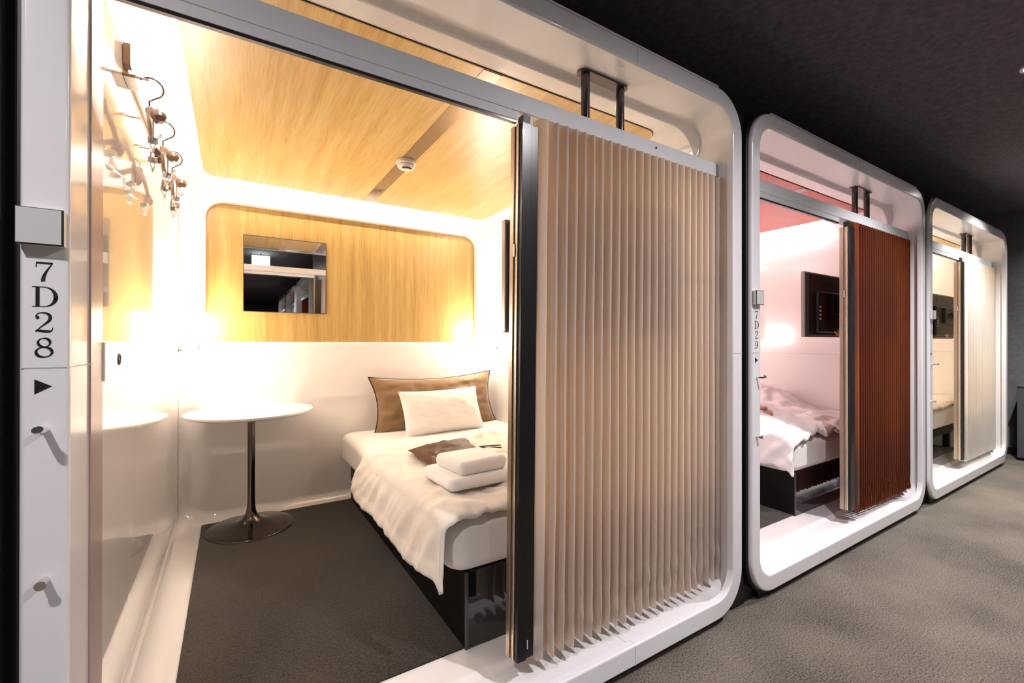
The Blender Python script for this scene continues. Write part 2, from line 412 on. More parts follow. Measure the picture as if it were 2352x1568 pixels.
    # door rail and its hanger posts
    b = B(); b.box(-.256, 1.827, .090, .165, 1.912, 1.971, .002)
    rl = obj('door_rail', b, 'rail', t)
    b = B(); b.box(-.256, .770, .0925, .112, 1.884, 1.9125, .0015)
    obj('track_lip', b, 'rail', rl)
    b = B(); b.box(-.256, .770, .094, .108, 1.876, 1.8845, .001)
    obj('track_groove', b, 'post', rl)
    for px in (1.093, 1.270):
        b = B(); b.tube([(px, .135, 1.965), (px, .135, 2.158)], .0165, 20)
        obj('hanger_post', b, 'post', rl)
    b = B(); b.loft([[(p[0], p[2], z) for p in rr(1.062, 1.300, .112, .160, .022, 0, 6)] for z in (2.1545, 2.1625)], cap0=True, cap1=True)
    obj('bracket_plate', b, 'post', rl)
    b = B(); b.lathe([(.004, 0), (.006, .002), (.004, .004)], (0, 0, 0), 12)
    bb = B(); bb.tube([(1.42, .0895, 1.945), (1.42, .0865, 1.945)], .005, 12)
    obj('screw', bb, 'chrome', rl)
    # casing behind
    b = B(); b.loft([rr(OX0+.012, OX1-.012, OZ0+.01, OZ1-.012, .16, .095), rr(OX0+.012, OX1-.012, OZ0+.01, OZ1-.012, .16, 2.26)], cap1=True)
    obj('outer_casing', b, 'blackmat', t)
    b = B(); b.box(OX0+.1, OX1-.1, .03, 2.2, 0, .04)
    obj('plinth', b, 'black', t)
    # top cover plate standing just proud of the frame
    b = B(); b.loft([[(p[0], p[2], z) for p in rr(OX0+.165, OX1-.165, .004, .09, .003, 0, 2)] for z in (OZ1-.001, OZ1+.006)], cap0=True, cap1=True)
    obj('cover_strip', b, 'frame', t)
    # joints between the mouldings of the frame
    for (xa, xb) in ((OX0+.004, IX0-.004), (IX1+.004, OX1-.004)):
        obj('frame_joint', B().box(xa, xb, -.0006, .001, 1.1292, 1.1308), 'seam', t)
    obj('frame_joint', B().box(IX0-.002, IX0+.0006, .004, .165, 1.1292, 1.1306), 'seam', t)
    # lettering
    b = B()
    for ch, zc_, w in zip(number, (1.2985, 1.2545, 1.2095, 1.1655), (.026, .031, .027, .028)):
        glyph(b, ch, -.2795, zc_, w, .0355, 0.0)
    obj('room_number', b, 'ink', t)
    b = B(); b.add([(-.2905, 0, 1.110), (-.2905, 0, 1.084), (-.2685, 0, 1.097), (-.2905, -.0006, 1.110), (-.2905, -.0006, 1.084), (-.2685, -.0006, 1.097)], [(0, 1, 2), (3, 5, 4), (0, 3, 4, 1), (1, 4, 5, 2), (2, 5, 3, 0)])
    obj('arrow_mark', b, 'ink', t, recalc=False)
    # reader plate
    b = B(); b.box(-.3105, -.2500, -.016, -.0005, 1.3425, 1.4055, .0015)
    cr = obj('card_reader', b, 'whiteplastic', t)
    b = B(); b.box(-.3105, -.2500, -.0185, -.0155, 1.3420, 1.4062, .001)
    obj('reader_bezel', b, 'ink', cr)
    b = B(); b.box(-.3090, -.2528, -.0192, -.0184, 1.3445, 1.4046, .0003)
    obj('reader_face', b, 'card', cr)
    # hook and door stop
    b = B(); b.tube([(-.277, 0, 1.021), (-.277, -.028, 1.021), (-.277, -.034, 1.023), (-.277, -.038, 1.027)], [.0055, .0055, .006, .0075], 14)
    obj('coat_peg', b, 'chrome', t)
    b = B(); b.tube([(-.277, 0, .757), (-.277, -.022, .757)], .0065, 16); b.tube([(-.277, -.022, .757), (-.277, -.024, .757)], .008, 16)
    obj('door_stop', b, 'chrome', t)
    return t
M['jamb'] = mat('mauve_jamb', (.42, .33, .32), .25, metal=.2)
M['blackmat'] = mat('matt_black_casing', (.01, .01, .01), .8)

cap1 = make_capsule('nearest open capsule, numbered 7D28, white rounded frame and yellow wood ceiling', '7D28')
# seam positions differ from one capsule to the next
def vseams(root, xt, xb):
    for a in ((xt-.0009, xt+.0009, -.0006, .001, IZ1+.004, OZ1-.004), (xb-.0009, xb+.0009, -.0006, .001, OZ0+.004, IZ0-.004), (xb-.0008, xb+.0008, .006, .03, IZ0-.001, IZ0+.0005), (xb-.0008, xb+.0008, .034, .165, .0895, .0908)):
        obj('vertical_joint', B().box(*a), 'seam', root)
cap2 = dup(cap1, PITCH, 'middle open capsule, numbered 7D29, with coral red ceiling', {M['wood_ceiling']: M['red_ceiling'], M['shell']: M['shell_bounce_tint'], M['cove']: M['cove_pink']}, skip=('room_number',))
cap3 = dup(cap1, 2*PITCH, 'farthest open capsule at the end of the row, next to the dark grey wall', {}, skip=('room_number',))
b = B()
for ch, zc_, w in zip('7D29', (1.2985, 1.2545, 1.2095, 1.1655), (.026, .031, .027, .028)): glyph(b, ch, -.2795, zc_, w, .0355, 0.0)
obj('room_number', b, 'ink', cap2)
b = B()
for ch, zc_, w in zip('7D', (1.2985, 1.2545), (.026, .031)): glyph(b, ch, -.2795, zc_, w, .0355, 0.0)
obj('room_number', b, 'ink', cap3)
vseams(cap1, 1.217, 1.209); vseams(cap2, .80, .324); vseams(cap3, .80, .5)

# ------------------------------------------------------------------ folding doors
def make_door(label, x0, x1, n, cm, loc, tilt=.0, amp=.05, yf=.070, flat=.035, first=None, seed=1):
    """leading post at x0, pleats from there to x1"""
    t = thing('folding_screen_door', label, 'door', loc, 'folding screen doors')
    pw = .066
    def lean(p): return (p[0]+(p[2]-1.0)*math.tan(tilt), p[1], p[2])
    def L(b):
        b.v = [lean(v) for v in b.v]; return b
    b = B(); b.box(x0, x0+pw, yf+.006, yf+.018, .170, 1.872, .0015); b.box(x0+.001, x0+pw*.55, yf+.001, yf+.007, .170, 1.872, .001)
    b.box(x0+.004, x0+pw, yf+.016, yf+.056, .172, 1.870, .0015)
    po = obj('leading_post', L(b), 'blackmetal', t)
    b = B(); b.box(x0-.004, x0+.003, yf+.016, yf+.030, .171, 1.871, .001); b.box(x0-.007, x0+.003, yf+.036, yf+.058, .171, 1.871, .0015); b.box(x0-.001, x0+.003, yf+.028, yf+.038, .171, 1.871)
    obj('bronze_edge', L(b), 'bronze', po)
    b = B(); b.box(x0-.0045, x0+.003, yf+.0165, yf+.0215, .172, 1.870, .0008)
    obj('edge_highlight', L(b), 'bronze_light', po)
    b = B(); b.box(x0+.012, x0+.040, yf+.015, yf+.045, 1.868, 1.905, .001)
    obj('roller_block', L(b), 'ink', po)
    b = B(); b.box(x0+.040, x0+.0435, yf+.0035, yf+.008, .200, .228, .001)
    obj('pull_mark', L(b), 'whiteplastic', po)
    b = B(); b.box(x0-.0075, x0+.002, yf+.028, yf+.036, 1.45, 1.49, .001)
    obj('latch_plate', L(b), 'chrome', po)
    # pleated sheet
    xs = x0+pw
    rows = []
    zs = [.143+i*.02 for i in range(24)]+[.65+i*.127 for i in range(10)]+[1.855, 1.885, 1.905]
    cols = [(xs, yf+.040), (xs+.006, yf+.012), (xs+.006+flat*.3, yf+.004), (xs+.006+flat*.8, yf), (xs+.006+flat, yf+.006)]
    xb = xs+.006+flat; w = (x1-xb)/n
    if amp > .065: cols[-1] = (xb, yf+.010)
    rnd = random.Random(seed)
    for i in range(n):
        a = xb+i*w
        jit = rnd.uniform(-.06, .06)*w
        cols += [(a+w*.14, yf+amp*1.0), (a+w*.28+jit, yf+amp*1.9), (a+w*.38+jit, yf+amp*1.98), (a+w*.52+jit*.5, yf+amp*1.2), (a+w*.68, yf+amp*.25), (a+w*.74, yf+.003), (a+w*.82, yf), (a+w*.95, yf+.0005), (a+w, yf+.005)]
    vs = []; nz = len(zs)
    for ci, (x, y) in enumerate(cols):
        lx = (x0+pw-x)/max(.01, (x0+pw-x1))
        for z in zs:
            tt = tilt*(1-max(0, (x-xs)/(x1-xs)))
            k = max(0, 1-(z-.143)/.36)
            q = noise.noise(Vector((x*55, seed*3.1, z*16)))*.018*k*k+noise.noise(Vector((x*120, 5+seed, z*60)))*.0045*k
            q *= min(1, amp/.05)**4
            q2 = noise.noise(Vector((x*9+seed, 2.2, z*2.2)))*.0035
            zz = z
            if z < .15: zz = z + .006*math.sin(ci*2.3) + (.008*(y-yf)/(2*amp))
            vs.append((min(x+(z-1.0)*math.tan(tt)+q2+q*.5, 1.826), max(y+q, yf-.006), zz))
    fs = [(i*nz+j, (i+1)*nz+j, (i+1)*nz+j+1, i*nz+j+1) for i in range(len(cols)-1) for j in range(nz-1)]
    b = B(); b.add(vs, fs)
    obj('pleated_screen', b, cm, t, angle=48, recalc=False)
    # closing edge by the right jamb
    b = B(); b.box(x1-.002, x1+.006, yf+.02, yf+.085, .15, 1.90, .001)
    obj('fixed_edge', b, 'blackmetal', t)
    return t
make_door('beige translucent pleated folding door half drawn across the nearest capsule', .765, 1.822, 23, 'cur1', (.8, .12, .17), tilt=math.radians(.65), seed=1)
def shift(root, dx):
    root.location.x += dx
d2 = make_door('dark orange pleated folding door half drawn across the middle capsule', .865, 1.822, 25, 'cur2', (.9, .12, .17), tilt=math.radians(-.1), flat=.05, amp=.042, seed=2); shift(d2, PITCH)
d3 = make_door('pale cream pleated folding door half drawn across the farthest capsule', .780, 1.822, 19, 'cur3', (.8, .12, .17), tilt=math.radians(.2), flat=.08, amp=.030, seed=3); shift(d3, 2*PITCH)

# ------------------------------------------------------------------ lamps, hooks in the corners
def make_lamp(side, label, mt):
    x0, x1 = (-.2565, -.108) if side < 0 else (1.667, 1.814)
    t = thing('wall_lamp', label, 'lamp', ((x0+x1)/2, 1.96, 1.177), 'square wall lamps')
    b = B(); b.box(x0, x1, 1.90, 2.02, 1.184, 1.338, .006)
    obj('lamp_shade', b, mt, t)
    b = B(); b.box(x0+.03, x1-.03, 1.93, 1.99, 1.1755, 1.186, .002)
    obj('lamp_base', b, 'whiteplastic', t)
    return t
la = make_lamp(-1, 'glowing square lamp in the left back corner of the nearest capsule, by the table', 'lamp')
lb_ = make_lamp(1, 'glowing square lamp in the right back corner of the nearest capsule, above the pillows', 'lamp')
dup(la, PITCH, 'glowing square lamp in the left back corner of the middle capsule', {M['lamp']: M['lamp_pink']})
dup(lb_, PITCH, 'glowing square lamp in the right back corner of the middle capsule', {M['lamp']: M['lamp_pink']})
dup(la, 2*PITCH, 'glowing square lamp in the left back corner of the farthest capsule')
dup(lb_, 2*PITCH, 'glowing square lamp in the right back corner of the farthest capsule')
def make_hook(side, label):
    wx = -.2495 if side < 0 else 1.8065
    s = -side
    t = thing('wall_hook', label, 'hook', (wx, 2.0, 1.133), 'thin metal wall hooks')
    L = .094
    b = B(); b.tube([(wx, 1.985, 1.1325), (wx+s*L, 1.985, 1.1335)], .0018, 8); b.tube([(wx+s*L, 1.985, 1.131), (wx+s*L, 1.985, 1.163)], .0025, 8)
    obj('hook_arm', b, 'edge', t)
    b = B(); b.tube([(wx, 1.985, 1.132), (wx+s*.016, 1.985, 1.132)], .0055, 12); b.box(wx, wx+s*.003 if s > 0 else wx, 1.975, 1.995, 1.116, 1.150) if s > 0 else b.box(wx-.003, wx, 1.975, 1.995, 1.116, 1.150)
    obj('hook_base', b, 'edge', t)
    return t
make_hook(-1, 'thin metal hook on the left wall band under the left lamp')
make_hook(1, 'thin metal hook on the right wall band above the brown pillow')
t = thing('wall_socket', 'small grey socket plate on the right wall band beside the hook', 'socket', (1.806, 1.7, 1.14))
b = B(); b.box(1.800, 1.8065, 1.62, 1.75, 1.125, 1.158, .001); obj('socket_plate', b, 'edge', t)
b = B(); b.box(1.7985, 1.8005, 1.64, 1.68, 1.132, 1.150); b.box(1.7985, 1.8005, 1.69, 1.73, 1.132, 1.150); obj('socket_insert', b, 'ink', t)

# ------------------------------------------------------------------ smoke detector
t = thing('smoke_detector', 'round white smoke detector on the ceiling strip of the nearest capsule', 'smoke detector', (.782, 1.20, 2.134))
c = (.782, 1.20, 2.1335)
b = B(); b.lathe([(.052, 0), (.052, -.012), (.050, -.016), (.044, -.018)], c, 36); obj('mounting_base', b, 'whiteplastic', t)
b = B(); b.lathe([(.044, -.016), (.046, -.026), (.040, -.036), (.028, -.042), (.010, -.044)], c, 36); dt = obj('sensor_dome', b, 'whiteplastic', t)
b = B()
for i in range(9):
    a = -2.45+i*.2
    b.box(-.0025, .0025, -.001, .009, -.002, .002, M4=Matrix.Translation((c[0]+.026*math.cos(a), c[1]+.026*math.sin(a), c[2]-.0425)) @ Matrix.Rotation(a-PI/2, 4, 'Z'))
obj('sensor_slots', b, 'ink', dt)

# ------------------------------------------------------------------ hook rail and hangers
t = thing('coat_rail', 'pale wood coat rail with pegs on the left wall of the nearest capsule', 'coat rail', (-.255, .95, 1.98))
b = B(); b.box(-.2575, -.249, .545, 1.50, 1.940, 2.010, .002); obj('rail_board', b, 'railwood', t)
for i, (py, pz) in enumerate(((.62, 1.99), (.60, 1.925))):
    pass
b = B(); b.box(-.2565, -.240, .515, .545, 1.945, 2.006, .0015); obj('end_block', b, 'hangwood', t)
b = B(); b.box(-.2565, -.231, .515, .60, 1.913, 1.921, .001); obj('end_shelf', b, 'hangwood', t)
HY = (.576, .881, 1.168)
for y in HY:
    b = B(); b.tube([(-.250, y, 1.946), (-.206, y, 1.944)], .0045, 10)
    obj('rail_peg', b, 'chrome', t)
def make_hanger(y, label, dx=0.0, rot=0.0):
    z = 1.952; x = -.206
    t = thing('clothes_hanger', label, 'hanger', (x, y, z), 'wooden hangers on the coat rail')
    # hook
    R = .029; pts = []
    for i in range(15):
        a = math.radians(150-i*215/14)
        pts.append((x+.004+R*math.cos(a), y, z-.029+R*math.sin(a)))
    e = pts[-1]; pts += [(x, y, z-.070), (x, y, z-.100)]
    b = B(); b.tube(pts, .0022, 8); obj('hook', b, 'tulip', t)
    # contoured wooden body
    b = B(); W = .185; loops = []
    n = 28
    for i in range(n+1):
        s = -1+2*i/n; a = abs(s)
        yy = y+W*s; zz = z-.108-.075*a**1.5
        end = max(0, (a-.75)/.25)
        hh = .010+.010*(1-a)**2+.008*math.sin(min(1, end)*PI*.8); th = .007+.020*end*(1-.35*end)
        if a > .97: hh *= .55; th *= .55
        xx = x+.022*a**2
        loops.append([(xx+th*math.cos(q), yy, zz+hh*math.sin(q)) for q in [k*2*PI/12 for k in range(12)]])
    b.loft(loops, cap0=True, cap1=True); b.tube([(x, y, z-.092), (x, y, z-.108)], .009, 12)
    obj('hanger_body', b, 'hangwood', t)
    # trouser bar with wires
    b = B(); b.tube([(x+.008, y-.140, z-.160), (x+.008, y-.135, z-.215), (x+.008, y+.135, z-.215), (x+.008, y+.140, z-.160)], .0018, 8)
    br = obj('clip_bar', b, 'chrome', t)
    for sy in (-.085, .085):
        b = B(); q = y+sy
        b.box(x-.004, x+.020, q-.013, q+.013, z-.226, z-.206, .002)
        b.box(-.001, .001, -.016, .016, -.042, 0, .0005, Matrix.Translation((x+.018, q, z-.214)) @ Matrix.Rotation(.30, 4, 'Y'))
        b.box(-.001, .001, -.016, .016, -.042, 0, .0005, Matrix.Translation((x-.002, q, z-.214)) @ Matrix.Rotation(-.30, 4, 'Y'))
        b.tube([(x+.008, q-.01, z-.214), (x+.03, q-.006, z-.190), (x+.03, q+.006, z-.190), (x+.008, q+.01, z-.214)], .0012, 6)
        obj('trouser_clip', b, 'chrome', br)
    if rot:
        t.rotation_euler.z = rot
    return t
make_hanger(HY[0], 'wooden hanger with metal trouser clips, nearest of the three on the rail', rot=math.radians(7))
make_hanger(HY[1], 'wooden hanger with metal trouser clips, middle of the three on the rail', rot=math.radians(8))
make_hanger(HY[2], 'wooden hanger with metal trouser clips, farthest of the three on the rail', rot=math.radians(8))

# ------------------------------------------------------------------ pedestal table
TX, TY = .098, 1.888
t = thing('pedestal_table', 'round white pedestal table on a smoked chrome trumpet base', 'table', (TX, TY, .1075))
b = B(); b.lathe([(.300, .652), (.322, .662), (.3245, .668), (.3245, .672), (.322, .675), (.001, .675)], (TX, TY, .1075), 72); obj('table_top', b, 'tabletop', t, angle=25)
b = B(); b.lathe([(.224, .0005), (.224, .005), (.219, .008), (.18, .013), (.12, .022), (.085, .031), (.060, .042), (.042, .057), (.031, .076), (.0245, .098), (.021, .125), (.0198, .16)], (TX, TY, .1075), 72); obj('trumpet_base', b, 'tulip', t, angle=60)
b = B(); b.lathe([(.0197, .155), (.0192, .30), (.0192, .64), (.05, .646), (.05, .655)], (TX, TY, .1075), 32); obj('column', b, 'tulip', t)

# ------------------------------------------------------------------ beds
def make_bed(label, legs=False):
    t = thing('bed_base', label, 'bed', (1.25, 1.17, .1075), 'black bed bases')
    x0, x1, y0, y1 = .690, 1.812, .302, 2.060
    z0, z1 = .1078, .372
    if not legs:
        b = B(); b.box(x0, x0+.022, y0, y1, z0, z1, .0015); obj('side_panel', b, 'bedside', t)
        b = B(); b.box(x0+.010, x1-.006, y0-.004, y0+.014, z0, z1, .0015); obj('foot_panel', b, 'bedblack', t)
        b = B(); b.box(x0-.002, x0+.010, y0-.005, y0+.001, z0, z1, .001); obj('corner_edge', b, 'edge', t)
        b = B(); b.box(x0+.022, x1-.006, y0+.014, y1, z1-.05, z1-.004); obj('slat_platform', b, 'bedside', t)
    else:
        b = B(); b.box(x0, x1-.006, y0, y1, z1-.07, z1-.002, .002); obj('bed_frame', b, 'bedside', t)
        for lx, ly in ((x0+.20, y0+.10), (x1-.1, y0+.10), (x0+.20, y1-.15), (x1-.1, y1-.15)):
            b = B(); b.box(lx-.025, lx+.025, ly-.025, ly+.025, z0, z1-.07, .002); obj('leg', b, 'bedside', t)
    return t
bed1 = make_bed('glossy black bed base in the nearest capsule under the cream duvet')
bed2 = dup(bed1, PITCH, 'glossy black bed base in the middle capsule under the crumpled duvet')
bed3 = make_bed('black bed frame on legs in the farthest capsule', legs=True); bed3.location.x += 2*PITCH

def soft_box(x0, x1, y0, y1, z0, z1, r, seed=0, nx=26, ny=40, sag=.0):
    """mattress: a rounded box with big radius at the vertical corners"""
    b = B()
    loops = []
    prof = []
    for k in range(7): a = PI/2*k/6; prof.append((r*(1-math.sin(a)), z0+r*(1-math.cos(a))))
    for k in range(7): a = PI/2*k/6; prof.append((r*(1-math.cos(a)), z1-r*(1-math.sin(a))))
    for d, z in prof:
        bulge = .006*math.sin((z-z0)/(z1-z0)*PI)
        loops.append([(p[0], p[2], z) for p in rr(x0+d-bulge, x1-d, y0+d-bulge, y1-d, max(.01, .07-d*.5), 0, 8)])
    b.loft(loops, cap0=True, cap1=True)
    return b
def make_mattress(label, m='mattress'):
    b = soft_box(.632, 1.806, .285, 2.085, .3725, .564, .045)
    o = obj('mattress', b, m, origin=(1.22, 1.18, .368), angle=70)
    return tag(o, label, 'mattress', 'mattresses on the bed bases')
ma = make_mattress('white sheeted mattress on the nearest bed, its corner bare below the duvet')
dup(ma, PITCH, 'white sheeted mattress on the bed of the middle capsule')
dup(ma, 2*PITCH, 'white sheeted mattress on the bed of the farthest capsule')

def lerp(tbl, x):
    if x <= tbl[0][0]: return tbl[0][1]
    for (a, p), (c, q) in zip(tbl, tbl[1:]):
        if x <= c: 
            s = (x-a)/(c-a); s = s*s*(3-2*s); return p+(q-p)*s
    return tbl[-1][1]
def make_duvet(label, m, seed, rough, back, hem, tip=.0, dx=0.0, thick=.030, pile=0.0):
    """a quilt lying on the mattress, hanging over its left side"""
    y_front = .262; NY, NX = 110, 110
    def fn(u, v):
        y = y_front+(back-y_front)*u
        zh = lerp(hem, y)
        ztop = .604
        # arc length across: from right edge of bed to hem
        xe = .625; top_len = 1.795-xe; drop = (ztop-.02)-zh; L = top_len+.05+drop
        s = v*L
        fold = noise.noise(Vector((y*6.0+seed, 0.3, seed)))*.5+noise.noise(Vector((y*11+seed, 1.3, seed)))*.22
        if s < top_len:
            x = 1.795-s; z = ztop
            edge = max(0, (s-(top_len-.22))/.22)
            z -= .012*edge**2
            drp = 0
        elif s < top_len+.05:
            a = (s-top_len)/.05*PI/2; x = xe-.034*math.sin(a); z = ztop-.012-.034*(1-math.cos(a)); drp = 0
        else:
            d = (s-top_len-.05); x = xe-.034-.02*(d/.2)-fold*.055*min(1, d/.10); z = ztop-.046-d*(1-.04); drp = d
        # wrinkles: long soft folds plus small ones
        n1 = noise.noise(Vector((x*3.2+seed, y*2.4, seed*1.7)))
        n2 = noise.noise(Vector((x*8+seed+y*5, y*4-x*3, seed*2.1)))
        n3 = abs(noise.noise(Vector((x*13+y*9+seed, y*7-x*9, seed*.7))))
        amp = rough
        h = n1*.020*amp+n2*.012*amp+(.5-n3)*.012*amp
        z += h*(1-min(1, drp/.1)*.6)
        if s < top_len:
            z = max(z, .578)
            z += pile*math.exp(-((y-1.05)/.42)**2)*(1+1.2*n1)*min(1, s/.3+.6)
        rg = 1-abs(noise.noise(Vector((y*9+seed+z*7, x*3, seed*1.3))))*2
        rg2 = 1-abs(noise.noise(Vector((x*5+y*8+seed, y*3-x*7, seed*3.3))))*2
        z += (.010*max(0, rg2-.35)*amp) if s < top_len else 0
        x -= (n2*.012+n3*.010+max(0, rg)*.009*amp)*min(1, drp/.06)
        # front end: rolls down over the foot of the mattress
        fr = max(0, 1-u/.05)
        z -= fr**2*.030
        yy = y - .012*math.sin(min(1, fr)*PI/2)*0
        bk = max(0, (u-.965)/.035)
        z -= bk**2*.034 if s < top_len else 0
        # the hanging part swings toward the foot at the front and trails at the back
        yy += (-.02*min(1, drp/.2) if u < .15 else 0)+(.18*min(1, drp/.2)*max(0, (u-.72)/.28))
        yy += noise.noise(Vector((x*4, y*3, seed+4)))*.015*amp*(0 if u < .01 else 1)
        if v > .97: x -= .004
        return (x, yy, z)
    b = B(); b.grid(fn, NY, NX)
    o = obj('duvet', b, m, origin=(1.2+0, .8, .6), angle=80, recalc=False)
    md = o.modifiers.new('thickness', 'SOLIDIFY'); md.thickness = thick*.5; md.offset = 0
    return tag(o, label, 'duvet', 'duvets')
HEM1 = [(.262, .405), (.36, .400), (.50, .372), (.75, .392), (.95, .388), (1.18, .362), (1.32, .425)]
dv1 = make_duvet('cream duvet spread over the nearest bed, its pointed corner hanging over the side', 'duvet', 3.3, 1.5, 1.30, HEM1)
HEM2 = [(.262, .43), (.45, .43), (.7, .40), (1.1, .44), (1.5, .42), (1.9, .50)]
dv2 = make_duvet('crumpled white duvet on the bed of the middle capsule', 'duvet_pink', 9.1, 2.6, 1.85, HEM2, pile=.085); dv2.location.x += PITCH
dv3 = make_duvet('plain white duvet on the bed of the farthest capsule', 'duvet_yellow', 14.2, 1.3, 1.85, pile=.05, hem=[(.262, .42), (1.9, .45)]); dv3.location.x += 2*PITCH

# ------------------------------------------------------------------ pillows
def pillow_mesh(w, h, t, pinch, Mx, seed, wr=.0):
    def edge(s, q): return 1-pinch*(1-abs(q)**2.2)*abs(s)**3
    N = 34; top = []; 
    b = B()
    for sgn in (1, -1):
        def fn(u, v):
            a = 2*u-1; c = 2*v-1
            px = a*w/2*(1-pinch*.55*(1-c*c)*abs(a)**2); pz = c*h/2*(1-pinch*(1-a*a)*abs(c)**2)
            k = max(0, (1-abs(a)**2.6))**.55*max(0, (1-abs(c)**2.6))**.55
            n = noise.noise(Vector((a*2.2+seed, c*2.2, sgn*2+seed)))*.16+noise.noise(Vector((a*7+seed, c*5, sgn+seed)))*.07*wr*(1+2*abs(a))
            py = -sgn*t/2*k*(1+n)
            return Mx @ Vector((px, py, pz))
        b.grid(fn, N, N)
    return b
def place(x, y, z, lean, yaw=0, roll=0):
    return Matrix.Translation((x, y, z)) @ Matrix.Rotation(yaw, 4, 'Z') @ Matrix.Rotation(lean, 4, 'X') @ Matrix.Rotation(roll, 4, 'Y')
Mx = place(1.285, 1.985, .738, math.radians(-14), math.radians(0), math.radians(-1.0))
b = pillow_mesh(.97, .42, .17, .19, Mx, 4.0, wr=1.6)
o = obj('pillow', b, 'pillow_brown', origin=(1.285, 1.99, .57), angle=70); tag(o, 'large bronze brown satin pillow with dark piping leaning on the back wall', 'pillow')
pts = []
w, h, pn = .97, .42, .19
for k in range(96):
    q = k/96*4; s = q % 1*2-1
    if q < 1: a, c = s, -1
    elif q < 2: a, c = 1, s
    elif q < 3: a, c = -s, 1
    else: a, c = -1, -s
    pts.append(Mx @ Vector((a*w/2*(1-pn*.55*(1-c*c)*abs(a)**2), 0, c*h/2*(1-pn*(1-a*a)*abs(c)**2))))
pts.append(pts[0].copy())
b = B(); b.tube(pts, .0042, 8, cap=False); obj('piping', b, 'piping', o)
Mx = place(1.245, 1.775, .700, math.radians(-24), math.radians(3), math.radians(-.5))
b = pillow_mesh(.60, .325, .15, .09, Mx, 8.0, wr=.6)
o = obj('pillow', b, 'pillow_white', origin=(1.245, 1.74, .56), angle=70); tag(o, 'small white pillow resting in front of the brown pillow', 'pillow')

# pouch on duvet
def bag_fn(sgn):
    def fn(u, v):
        # corners: TL(.754,1.095) TR(1.129,1.187) BR(1.055,.875) BL(.721,.694)
        c0 = Vector((.748, 1.075)).lerp(Vector((1.120, 1.170)), u); c1 = Vector((.735, .725)).lerp(Vector((1.050, .870)), u)
        p = c0.lerp(c1, v)
        a = 2*u-1; c = 2*v-1
        k = max(0, 1-abs(a)**3)**.5*max(0, 1-abs(c)**3)**.5
        n = noise.noise(Vector((u*4, v*4, 2.2)))*.012+abs(noise.noise(Vector((u*9+v*5, v*7, 5))))*.014
        z = .632+(.022*k+n*k if sgn > 0 else -.008*k)
        return (p.x+.006*math.sin(v*9), p.y+.006*math.sin(u*8), z)
    return fn
b = B(); b.grid(bag_fn(1), 30, 30); b.grid(bag_fn(-1), 30, 30)
o = obj('drawstring_bag', b, 'pouch', origin=(.92, .95, .62), angle=70); tag(o, 'flat brown satin bag lying on the cream duvet behind the towels', 'bag')
b = B(); b.tube([(1.08, .92, .640), (1.11, .90, .636), (1.13, .87, .642), (1.17, .86, .637)], .0035, 8); b.tube([(1.08, .93, .640), (1.13, .93, .637), (1.19, .90, .640)], .003, 8)
obj('drawstring', b, 'piping', o)
# towels: folded slabs
def towel(x0, x1, y0, y1, z0, h, layers, seed, rot=0.0):
    """folded towel: soft rounded layers, folded edge at the left and front"""
    b = B(); cx, cy = (x0+x1)/2, (y0+y1)/2
    T = Matrix.Translation((cx, cy, 0)) @ Matrix.Rotation(rot, 4, 'Z')
    lh = h/layers
    for i in range(layers):
        za = z0+i*lh; r = lh*.46; rd = random.Random(seed+i); dx = rd.uniform(-.006, .006); dy = rd.uniform(-.005, .005)
        w, d = (x1-x0)/2, (y1-y0)/2
        loops = []
        for k in range(13):
            a = -PI/2+PI*k/12
            e = r*(1-math.cos(a)); z = za+lh/2+lh*.53*math.sin(a)
            lp = []
            for p in rr(-w+e+dx, w-e+dx, -d+e+dy, d-e+dy, max(.012, .03-e), 0, 5):
                px, py = p[0], p[2]
                n = noise.noise(Vector((px*9+seed, py*9, z*22)))*.006+noise.noise(Vector((px*30, py*30+seed, z*40)))*.0018
                lp.append((px+n, py+n*.8, z+n*.6))
            loops.append(lp)
        # fill top and bottom with a soft grid
        top = loops[-1]
        for lp, sg in ((loops[-1], 1), (loops[0], -1)):
            prev = lp; c = Vector((0, 0, sum(q[2] for q in lp)/len(lp)))
            rings = [lp]
            for t in (.75, .5, .25, .02):
                ring = []
                for q in lp:
                    v = Vector(q); u = Vector((c.x+(v.x-c.x)*t+dx*0, c.y+(v.y-c.y)*t, v.z))
                    n = noise.noise(Vector((u.x*12+seed, u.y*12, i*3.3)))*.006+noise.noise(Vector((u.x*28+seed, u.y*28, i)))*.002
                    ring.append((u.x, u.y, u.z+(n+.003*(1-t))*(1 if sg > 0 else .1)))
                rings.append(ring)
            b2 = B(); b2.loft(rings, cap1=True); b.add([T @ Vector(q) for q in b2.v], b2.f)
        b2 = B(); b2.loft(loops); b.add([T @ Vector(q) for q in b2.v], b2.f)
    return b
b = towel(.672, 1.08, .398, .655, .622, .046, 1, 3, math.radians(2))
o = obj('folded_towel', b, 'towel', origin=(.87, .52, .62), angle=75); tag(o, 'large folded white towel on the cream duvet, underneath the smaller towel', 'towel', 'folded white towels')
b = towel(.715, .945, .425, .640, .668, .052, 1, 7, math.radians(6))
o = obj('folded_towel', b, 'towel', origin=(.83, .53, .686), angle=75); tag(o, 'smaller folded white towel lying on top of the large one', 'towel', 'folded white towels')
b = towel(.80+PITCH, .93+PITCH, .54, .78, .665, .036, 1, 9, .5)
b2 = towel(.83+PITCH, .93+PITCH, .58, .80, .700, .028, 1, 12, .35); b.add(b2.v, b2.f)
o = obj('folded_nightwear', b, 'towel_pink', origin=(.86+PITCH, .66, .665), angle=75); tag(o, 'folded brownish pink cloth lying on the crumpled duvet of the middle capsule', 'clothing')

